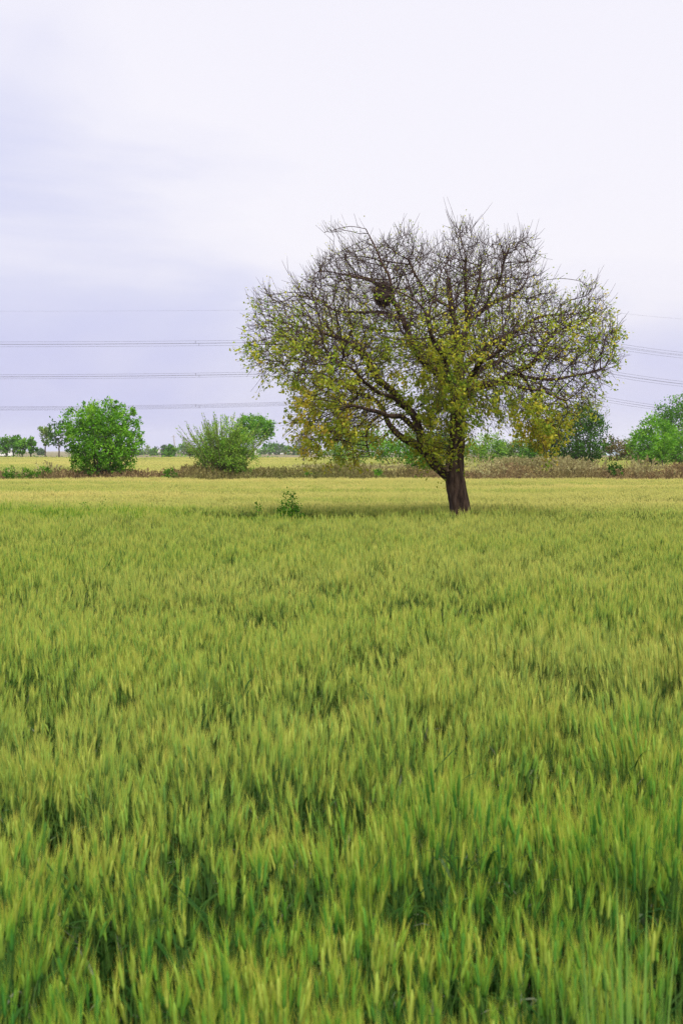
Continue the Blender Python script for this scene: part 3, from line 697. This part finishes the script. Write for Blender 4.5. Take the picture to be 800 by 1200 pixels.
# shrubs on the near bank
leafy('shrub', 'big round bright green shrub on the bank at the left', 'shrub', 65.5, 120, [(121, 510, 44, 40, 0), (106, 500, 32, 30, -.3), (140, 503, 26, 32, .2), (119, 489, 26, 22, .1), (98, 518, 24, 26, .1), (144, 521, 23, 24, -.2), (120, 536, 32, 20, -.3), (100, 534, 20, 16, 0), (140, 538, 20, 15, 0), (151, 487, 8, 13, 0), (107, 477, 10, 9, 0), (161, 508, 6, 12, .2), (85, 508, 9, 13, 0), (131, 474, 8, 8, 0), (80, 522, 7, 8, 0), (108, 549, 18, 10, -.3), (132, 549, 18, 10, -.3)],
      19000, .118, G_bright, .07, z0=.3, stems=3, clump=.15, twigs=160)
leafy('shrub', 'willowy shrub with upright spiky shoots right of the round shrub', 'shrub', 65.5, 261, [(259, 526, 32, 22, 0), (243, 525, 20, 18, .1), (281, 527, 20, 22, -.1), (262, 540, 28, 18, -.2), (244, 538, 18, 16, 0), (286, 541, 16, 15, 0), (262, 508, 22, 18, 0), (280, 512, 14, 16, 0)],
      11500, .105, G_willow, .06, z0=.3, stems=4, clump=.2, wr=.36, spikes=170)
leafy('shrub', 'low green shrub on the bank left of the lone trunk', 'shrub', 66.0, 494, [(492, 541, 17, 16, 0), (503, 545, 12, 14, .1), (484, 536, 10, 12, 0)], 1700, .11, G_mid, .04, z0=.25, stems=3, clump=.3)
leafy('shrub', 'small dark green bush in the dry grass at the right', 'bush', 64.6, 720, [(720, 553, 8, 10, 0), (718, 549, 5, 7, 0)], 520, .10, G_dark, .03, z0=.2, stems=3, clump=.35)
for k_, (px, py, rx, ry, lab) in enumerate([(10, 556, 8, 8, 'leftmost low green weed bush on the bank edge'), (33, 556, 9, 8, 'broad low green weed bush left of the round shrub'), (50, 555, 8, 9, 'low green weed bush nearest the round shrub'), (199, 557, 7, 6, 'small weed bush between the two big shrubs'), (364, 560, 9, 5, 'flat weed bush on the bank under the crown'), (444, 557, 6, 6, 'tiny weed bush between crown edge and trunk')]):
    leafy('weed_bush', lab, 'bush', 64.2, px, [(px, py, rx, ry, 0), (px + 4, py + 2, rx * .7, ry * .8, .1)], 420, .10, G_mid, .02, z0=.12, stems=3, clump=.4, group='weed bushes along the bank', twigs=10)

# trees and bushes across the second field
leafy('tree', 'small light green tree behind the willowy shrub', 'tree', 190, 297, [(299, 505, 20, 16, 0), (288, 503, 14, 12, .5), (311, 503, 11, 13, -.4), (296, 494, 14, 9, 0)], 3600, .34, G_bright, .14, clump=.26)
leafy('tree', 'large dark green tree right of the lone tree crown', 'tree', 112, 672, [(672, 512, 36, 34, 0), (655, 520, 26, 26, .5), (693, 515, 22, 30, -.3), (675, 489, 24, 18, 0), (662, 534, 26, 14, -.4), (690, 535, 20, 14, 0)], 9500, .19, G_dark, .17, clump=.22)
twiggy('tree', 'olive thinly leaved tree top showing over the dark green tree', 'tree', 122, 690, 690, 485, 24, 22, 60, M_trunk2, G_olive, 1300)
leafy('tree', 'olive brown tree beside the dark green tree', 'tree', 150, 722, [(722, 526, 14, 13, 0), (714, 522, 9, 12, 0), (731, 531, 10, 9, 0)], 1500, .22, G_rust, .1, clump=.3)
leafy('tree', 'pale green tree between the olive brown tree and bright trees', 'tree', 165, 742, [(743, 520, 13, 15, 0), (735, 524, 9, 12, 0), (738, 536, 13, 8, 0)], 1700, .24, G_pale, .1, clump=.3)
leafy('tree', 'bright green bushy tree before the tall tree at the right edge', 'tree', 116, 765, [(767, 514, 26, 24, 0), (751, 525, 16, 20, -.3), (783, 520, 18, 22, .2), (765, 500, 16, 12, 0), (757, 537, 18, 11, 0)], 6800, .19, G_bright, .14, clump=.25)
leafy('tree', 'tall green tree cut by the right edge of the view', 'tree', 128, 800, [(800, 505, 34, 38, 0), (782, 488, 20, 16, .2), (805, 480, 28, 18, 0), (812, 520, 34, 30, .4), (786, 528, 18, 18, 0)], 9500, .20, G_mid, .2, clump=.24)
leafy('tree', 'slender young light green tree standing in the reeds at the right', 'tree', 98, 775, [(774, 525, 14, 14, 0), (779, 517, 10, 10, 0), (768, 531, 9, 9, 0)], 1700, .14, G_bright, .05, clump=.3, inner=.35)
leafy('bush', 'rounded green bush just right of the lone trunk', 'bush', 132, 568, [(568, 526, 19, 16, 0), (556, 529, 13, 13, .3), (582, 524, 13, 14, 0)], 3000, .20, G_willow, .08, clump=.3, stems=3)
leafy('bush', 'pale bush between trunk and yellow hanging leaves', 'bush', 140, 602, [(602, 527, 16, 14, 0), (611, 523, 11, 13, 0), (592, 530, 11, 12, 0)], 2200, .21, G_pale, .08, clump=.3, stems=3)
leafy('bush', 'green bush under the yellow leaves at lower right crown', 'bush', 126, 634, [(634, 527, 19, 16, 0), (622, 531, 14, 13, 0)], 2400, .20, G_mid, .08, clump=.3, stems=3)
leafy('bush', 'bright green bush behind the left limb of the lone tree', 'bush', 118, 462, [(462, 521, 22, 18, 0), (478, 522, 16, 16, 0), (448, 527, 14, 13, 0)], 3000, .19, G_bright, .08, clump=.3, stems=3)
leafy('bush', 'green bush behind the drooping left crown', 'bush', 122, 414, [(414, 522, 24, 18, 0), (396, 527, 16, 14, 0), (432, 518, 14, 18, 0)], 3400, .20, G_willow, .08, clump=.3, stems=3)
leafy('bush', 'green bush directly behind the main trunk', 'bush', 128, 516, [(512, 521, 20, 19, 0), (526, 526, 15, 15, 0)], 2900, .20, G_mid, .08, clump=.3, stems=3)
twiggy('tree', 'grey brown bare tree at the left crown edge', 'tree', 150, 356, 357, 518, 17, 16, 70, M_trunk2, G_rust, 260)
twiggy('tree', 'bare brown twiggy tree left of the willowy shrub', 'tree', 210, 223, 222, 522, 11, 14, 46, M_trunk2)
# left distance
for px, Y, bl, mat, lab in [
    (8, 240, [(4, 523, 12, 8, 0), (10, 519, 9, 6, 0)], G_mid, 'green field tree at the left edge of the view'),
    (17, 245, [(17, 521, 8, 7, 0), (19, 516, 6, 4, 0)], G_mid, 'second green field tree from the left edge'),
    (27, 240, [(27, 520, 7, 7, 0), (25, 526, 6, 6, 0)], G_bright, 'third green field tree from the left, lighter'),
    (37, 236, [(37, 520, 4, 6, 0), (39, 528, 4, 4, 0)], G_mid, 'thin small tree, rightmost of the left edge row'),
    (54, 265, [(52, 508, 8, 8, 0), (57, 505, 7, 5, 0), (55, 516, 5, 6, 0)], G_pale, 'thin pale tall tree left of the round shrub'),
    (70, 230, [(72, 508, 13, 14, 0), (66, 513, 9, 12, 0), (80, 500, 10, 9, 0)], G_dark, 'dark blue green tree half hidden by the round shrub'),
    (200, 300, [(200, 530, 7, 6, 0), (201, 525, 4, 4, 0)], G_mid, 'bright little tree beside the leaning pole')]:
    leafy('tree', lab, 'tree', Y, px, bl, 900, .42, mat, .14, clump=.34, inner=.3, twigs=24)

# far tree line
far_specs = [(-12, 6, 11), (46, 5, 7), (90, 7, 9), (152, 6, 7), (162, 4, 6), (172, 5, 9), (180, 6, 6), (190, 7, 10), (212, 6, 9), (218, 8, 11), (232, 7, 8), (244, 7, 9), (268, 8, 9), (286, 7, 8), (306, 6, 8), (316, 8, 13), (324, 9, 14), (334, 8, 11), (344, 8, 10), (354, 8, 10), (372, 9, 11), (392, 9, 10), (540, 10, 12), (556, 9, 13), (590, 10, 13), (615, 9, 12), (705, 9, 11), (752, 9, 12), (820, 10, 12)]
def far_label(i, px):
    kind = ('mid green', 'dark blue green', 'pale grey green')[i % 3]
    where = ('at the left edge' if px < 0 else 'left of the thin pale tree' if px < 50 else 'behind the round shrub' if px < 150 else 'between the two big shrubs' if px < 240 else 'behind the willowy shrub' if px < 300 else 'behind the white farm huts' if px < 350 else 'under the drooping left crown' if px < 400 else 'right of the lone trunk' if px < 620 else 'behind the right trees')
    same = [j for j, q_ in enumerate(far_specs) if far_zone(q_[0]) == far_zone(px)]
    k = same.index(i)
    return 'hazy %s far tree %s, %s from left' % (kind, where, ('first', 'second', 'third', 'fourth', 'fifth', 'sixth', 'seventh', 'eighth', 'ninth')[k])
def far_zone(px): return sum(px >= c for c in (0, 50, 150, 240, 300, 350, 400, 620))
for i, (px, rx, h) in enumerate(far_specs):
    Y = 560 + (i * 67) % 190
    leafy('distant_tree', far_label(i, px), 'tree', Y, px, [(px, 533 - h * .55, rx, h * .5, 0), (px + rx * .4, 533 - h * .35, rx * .7, h * .38, 0)], 330, 1.15, (G_mid, G_dark, G_pale)[i % 3], .25, clump=.4, group='far tree line on the horizon', twigs=6)

# low hedge along the far edge of the second field
hx = rng.uniform(-95, 40, 1500); hy = 238 + rng.normal(size=1500) * 1.6; hm = MB()
hh = .4 + .8 * VN(7, 55)(hx, hy * 0)
P = np.repeat(np.stack([hx, hy, .4 * hh], 1), 9, 0) + rng.normal(size=(13500, 3)) * np.array((.5, .4, .35)) * np.repeat(hh, 9)[:, None]; P[:, 2] = np.abs(P[:, 2])
hm.leaves(P, rng.normal(size=P.shape), .38, rng.random(len(P)), .6)
tag(hm.build('hedge', G_mid), 'low green hedge line at the far edge of the second field', 'hedge', kind='stuff')

# ================================================================== farm buildings, pole
M_white = rough_mat('whitewash', [(0.3, (0.66, 0.64, 0.62)), (0.7, (0.82, 0.81, 0.80))], scale=.8, bump=.1)
M_blue = rough_mat('pale_blue_paint', [(0.3, (0.42, 0.55, 0.66)), (0.7, (0.55, 0.68, 0.78))], scale=.8, bump=.1)
M_roof = rough_mat('roof_sheet', [(0.3, (0.26, 0.25, 0.25)), (0.7, (0.38, 0.36, 0.35))], scale=2, bump=.2)
M_open = rough_mat('dark_door', [(0.3, (0.03, 0.028, 0.026)), (0.7, (0.07, 0.06, 0.05))], scale=3, bump=.1)
M_conc = rough_mat('concrete_pole', [(0.3, (0.30, 0.29, 0.28)), (0.7, (0.44, 0.43, 0.42))], scale=3, bump=.2)
def shed(px, Y, w_, h_, d_, mat, label):
    b0 = ground(px, Y); t = thing('farm_building', b0, label, 'building', 'far farm buildings')
    wl = MB(); wl.box(b0 + np.array((0, d_ / 2, h_ / 2)), (w_, d_, h_)); wl.build('wall', mat, t, False)
    rf = MB(); o_ = .25; zz = b0[2] + h_ + .002; X0, X1 = b0[0] - w_ / 2 - o_, b0[0] + w_ / 2 + o_; Y0_, Y1_ = Y - o_, Y + d_ + o_
    v = [(X0, Y0_, zz), (X1, Y0_, zz), (X1, Y1_, zz + .35), (X0, Y1_, zz + .35)]; v2 = [(a, b, c + .12) for a, b, c in v]
    rf.add(v + v2, [(3, 2, 1, 0), (4, 5, 6, 7), (0, 1, 5, 4), (1, 2, 6, 5), (2, 3, 7, 6), (3, 0, 4, 7)]); rf.build('roof', M_roof, t, False)
    nd_ = max(1, int(w_ / 3.2))
    for k in range(nd_):
        xx = b0[0] - w_ / 2 + (k + .5) * w_ / nd_; m_ = MB()
        if k == nd_ // 2: m_.box((xx, Y - .03, 1.0), (1.0, .06, 2.0)); m_.build('door', M_open, t, False)
        else: m_.box((xx, Y - .03, 1.6), (.9, .06, .9)); m_.build('window', M_open, t, False)
for px, Y, w_, h_, mat, lab in [(183, 610, 3.6, 2.7, M_white, 'bright white hut between the two big shrubs'), (189, 640, 3.2, 2.2, M_white, 'lower white hut just right of the bright hut'), (219, 620, 4.5, 2.3, M_white, 'small white building behind the bare twiggy tree'), (290, 560, 6, 2.4, M_white, 'white building right behind the light green tree trunk'), (305, 565, 8, 2.4, M_white, 'long white building right of the light green tree'),
                              (322, 570, 3.6, 2.6, M_white, 'narrow white hut before the far wood'), (331, 560, 4.6, 2.6, M_white, 'white hut nearest the left crown edge'), (368, 580, 6, 2.2, M_white, 'white building under the drooping left crown'), (720, 420, 6, 3.2, M_blue, 'pale blue shed between the olive brown tree and reeds'), (3, 400, 6, 2.0, M_white, 'white wall of a shed at the left edge')]:
    shed(px, Y * 1.45, w_ * 1.4, h_, 5, mat, lab)
p0 = ground(207, 300); p1 = at(203.5, 510, 300)
pole = thing('utility_pole', p0, 'thin leaning concrete pole left of the willowy shrub', 'pole')
pm = MB(); pm.tube([p0 - np.array((0, 0, .1)), p0 + (p1 - p0) * .5, p1], [.17, .14, .10], 8); pm.build('shaft', M_conc, pole)
pm = MB(); pm.box(p1 + np.array((0, 0, -.35)), (.9, .10, .10)); pm.build('crossarm', M_conc, pole, False)
for k in (-.38, 0, .38):
    pm = MB(); pm.tube(p1 + np.array([(k, 0, -.298), (k, 0, -.22), (k, 0, -.14)]), [.03, .05, .02], 8); pm.build('insulator', M_white, pole)

# ================================================================== pylon and cables
M_steel = rough_mat('galvanised_steel', [(0.3, (0.36, 0.37, 0.38)), (0.7, (0.50, 0.51, 0.52))], scale=2, bump=0, rough=.5, metal=.3)
M_cable = rough_mat('aluminium_cable', [(0.3, (0.10, 0.10, 0.115)), (0.7, (0.15, 0.15, 0.165))], scale=.2, bump=0, rough=.6)
PY = 300.0; pb = ground(655, PY); LV = [at(655, yy, PY)[2] for yy in (394, 427, 458)]; TOP = at(655, 358, PY)[2]
pyl = thing('pylon', pb, 'slender steel lattice pylon hidden behind the crown of the lone tree', 'pylon')
m_ = MB()
def hw(z): return 2.4 - (2.4 - .55) * min(1, z / LV[2]) if z < LV[2] else .55 - .40 * (z - LV[2]) / (TOP - LV[2])
zs = [0, 3.5, 6.6, 9.3, 11.6, 13.5, LV[2] + 1.2, 18.5, LV[1] + 1.2, 24.3, LV[0] + 1.2, TOP]
for sx_ in (-1, 1):
    for sy_ in (-1, 1): m_.tube([pb + np.array((sx_ * hw(z), sy_ * hw(z), z)) for z in zs], .05, 4)
m_.build('leg', M_steel, pyl); m_ = MB()
for a, b in zip(zs[:-1], zs[1:]):
    for (ax_, ay_), (bx_, by_) in [((-1, -1), (1, -1)), ((1, -1), (1, 1)), ((1, 1), (-1, 1)), ((-1, 1), (-1, -1))]:
        m_.tube([pb + np.array((ax_ * hw(a), ay_ * hw(a), a)), pb + np.array((bx_ * hw(b), by_ * hw(b), b))], .025, 3, cap=False)
        m_.tube([pb + np.array((bx_ * hw(a), by_ * hw(a), a)), pb + np.array((ax_ * hw(b), ay_ * hw(b), b))], .025, 3, cap=False)
m_.build('bracing', M_steel, pyl)
ARM = 3.6
for z in LV:
    for sy_ in (-1, 1):
        m_ = MB(); tip = pb + np.array((0, sy_ * ARM, z + 1.25))
        for sx_ in (-1, 1):
            m_.tube([pb + np.array((sx_ * .4, 0, z + 1.2)), tip], .035, 4); m_.tube([pb + np.array((sx_ * .3, 0, z + 2.2)), tip], .03, 4)
        m_.build('crossarm', M_steel, pyl)
        m_ = MB(); u = np.linspace(0, 1, 13); m_.tube(tip - np.array((0, 0, 1.25)) * u[:, None], np.where(np.arange(13) % 2, .11, .04), 8); m_.build('insulator', M_white, pyl)
LEFT = np.array((-238, 0, 0)); RIGHT = np.array((118, -24, 0))
def span(p, d, S, n=40):
    u = np.linspace(0, 1, n); return p + d * u[:, None] - np.array((0, 0, 1)) * (4 * S * u * (1 - u))[:, None]
names_l = ('highest', 'middle', 'lowest')
for li, z in enumerate(LV):
    for sy_ in (-1, 1):
        a = pb + np.array((0, sy_ * ARM, z)); t = thing('power_cable', a, '%s twin power cable, %s of the two at that level' % (names_l[li], 'lower seen' if sy_ > 0 else 'upper seen'), 'power cable', 'overhead power cables')
        Sl = (1.7, 2.6, 3.7)[li]
        for dz in (-.24, .24):
            m_ = MB(); pl_ = span(a, LEFT, Sl)[::-1]; pr_ = span(a, RIGHT, 6.6)[1:]
            m_.tube(np.vstack([pl_, pr_]) + np.array((0, 0, dz)), .023, 4, cap=False); m_.build('strand', M_cable, t)
        for d_, S_, uu in ((LEFT, Sl, (.32,)), (RIGHT, 6.6, (.42,))):
            for u in uu:
                p = a + d_ * u - np.array((0, 0, 4 * S_ * u * (1 - u))); m_ = MB(); m_.box(p, (.08, .06, .55)); m_.build('spacer', M_cable, t, False)
for k in (0,):
    a = pb + np.array((0, 0, TOP)); m_ = MB(); m_.tube(np.vstack([span(a, LEFT, 1.2)[::-1], span(a, RIGHT, 5.0)[1:]]), .012, 4, cap=False)
    o = m_.build('shield_wire', M_cable); tag(o, 'faint thin shield wire over the power cables', 'wire')

# ================================================================== weeds and grass in the wheat
def weed(px, Y, h, wd, ns, label, base_py=None, mat=G_mid, lsize=.065):
    b0 = ground(px, Y); t = thing('weed', b0, label, 'weed', 'leafy weeds in the wheat'); sm = MB(); lf = MB()
    for i in range(ns):
        a = (i / max(1, ns - 1) - .5) * 2 if ns > 1 else 0; hh = h * (1 - .35 * abs(a) ** 1.4) * rng.uniform(.9, 1.05)
        e_ = b0 + np.array((a * wd * .5 + rng.normal() * .03, rng.normal() * wd * .3, hh)); mid = b0 + np.array((a * wd * .3, rng.normal() * .05, hh * .6))
        u = np.linspace(0, 1, 7)[:, None]; C = (1 - u) ** 2 * b0 + 2 * u * (1 - u) * mid + u * u * e_
        sm.tube(C, np.linspace(.008, .003, 7), 4)
        n_ = int(70 * h); uu = rng.uniform(.35, 1, n_) ** .85; P = np.stack([np.interp(uu, u[:, 0], C[:, k]) for k in range(3)], 1) + rng.normal(size=(n_, 3)) * .035
        lf.leaves(P, rng.normal(size=(n_, 3)) * .8 + np.array((0, 0, .2)), lsize * rng.uniform(.6, 1.25, n_) * (1.25 - .6 * uu), np.clip(rng.normal(.35, .2, n_), 0, 1), .7)
    sm.build('stem', M_wstem, t); lf.build('leaves', mat, t, kind='stuff')
weed(340, 25.4, 1.34, .60, 13, 'leafy dark green weed standing above the wheat left of the trunk')
weed(303, 25.6, 1.1, .30, 5, 'small leafy weed just left of the big weed')
weed(121, 30.5, 1.04, .22, 3, 'tiny weed in the wheat below the round shrub')
weed(97, 30.5, .98, .3, 3, 'faint low weed left of the tiny weed')
g0 = ground(752, 2.45); gc = thing('grass_clump', g0, 'tall blurred clump of wild grass at the lower right', 'grass clump')
M_wild = leaf_mat('wild_grass', [(0.0, (0.05, 0.14, 0.02)), (0.5, (0.12, 0.28, 0.035)), (1.0, (0.26, 0.40, 0.09))], .4)
mb = MB(); u = np.linspace(0, 1, 7)
for i in range(150):
    a = rng.uniform(0, 6.28); r_ = .06 * math.sqrt(rng.random()); o_ = np.array((math.cos(a), math.sin(a), 0)); hh = rng.uniform(.85, 1.32); s_ = rng.uniform(.01, .20)
    C = g0 + o_ * r_ + o_ * (hh * s_ * u ** 1.8)[:, None] + np.array((0, 0, 1)) * (hh * (u - .1 * s_ * u ** 3))[:, None]
    mb.strip(C, np.array([.6, .9, 1, .9, .7, .4, .04]) * .0042, unit(np.array((-o_[1] + rng.normal() * .5, o_[0], 0))), 0, np.clip(.15 + .6 * u + rng.normal() * .1, 0, 1))
mb.build('blades', M_wild, gc, kind='stuff')

# ================================================================== hazy air
hz = MB(); hz.box((0, 1750, 24), (6900, 3900, 50)); ho = hz.build('haze', None, smooth=False); ho.data.materials.clear()
mh, th_ = new_mat('haze_air'); o_ = N('ShaderNodeOutputMaterial', th_); pv = N('ShaderNodeVolumePrincipled', th_)
pv.inputs['Density'].default_value = .00014; pv.inputs['Color'].default_value = (.92, .94, 1.0, 1); pv.inputs['Density Attribute'].default_value = ''
th_.links.new(pv.outputs[0], o_.inputs['Volume']); mh.cycles.homogeneous_volume = True
ho.data.materials.append(mh); tag(ho, 'pale blue haze in the air over the fields', 'haze', kind='stuff')
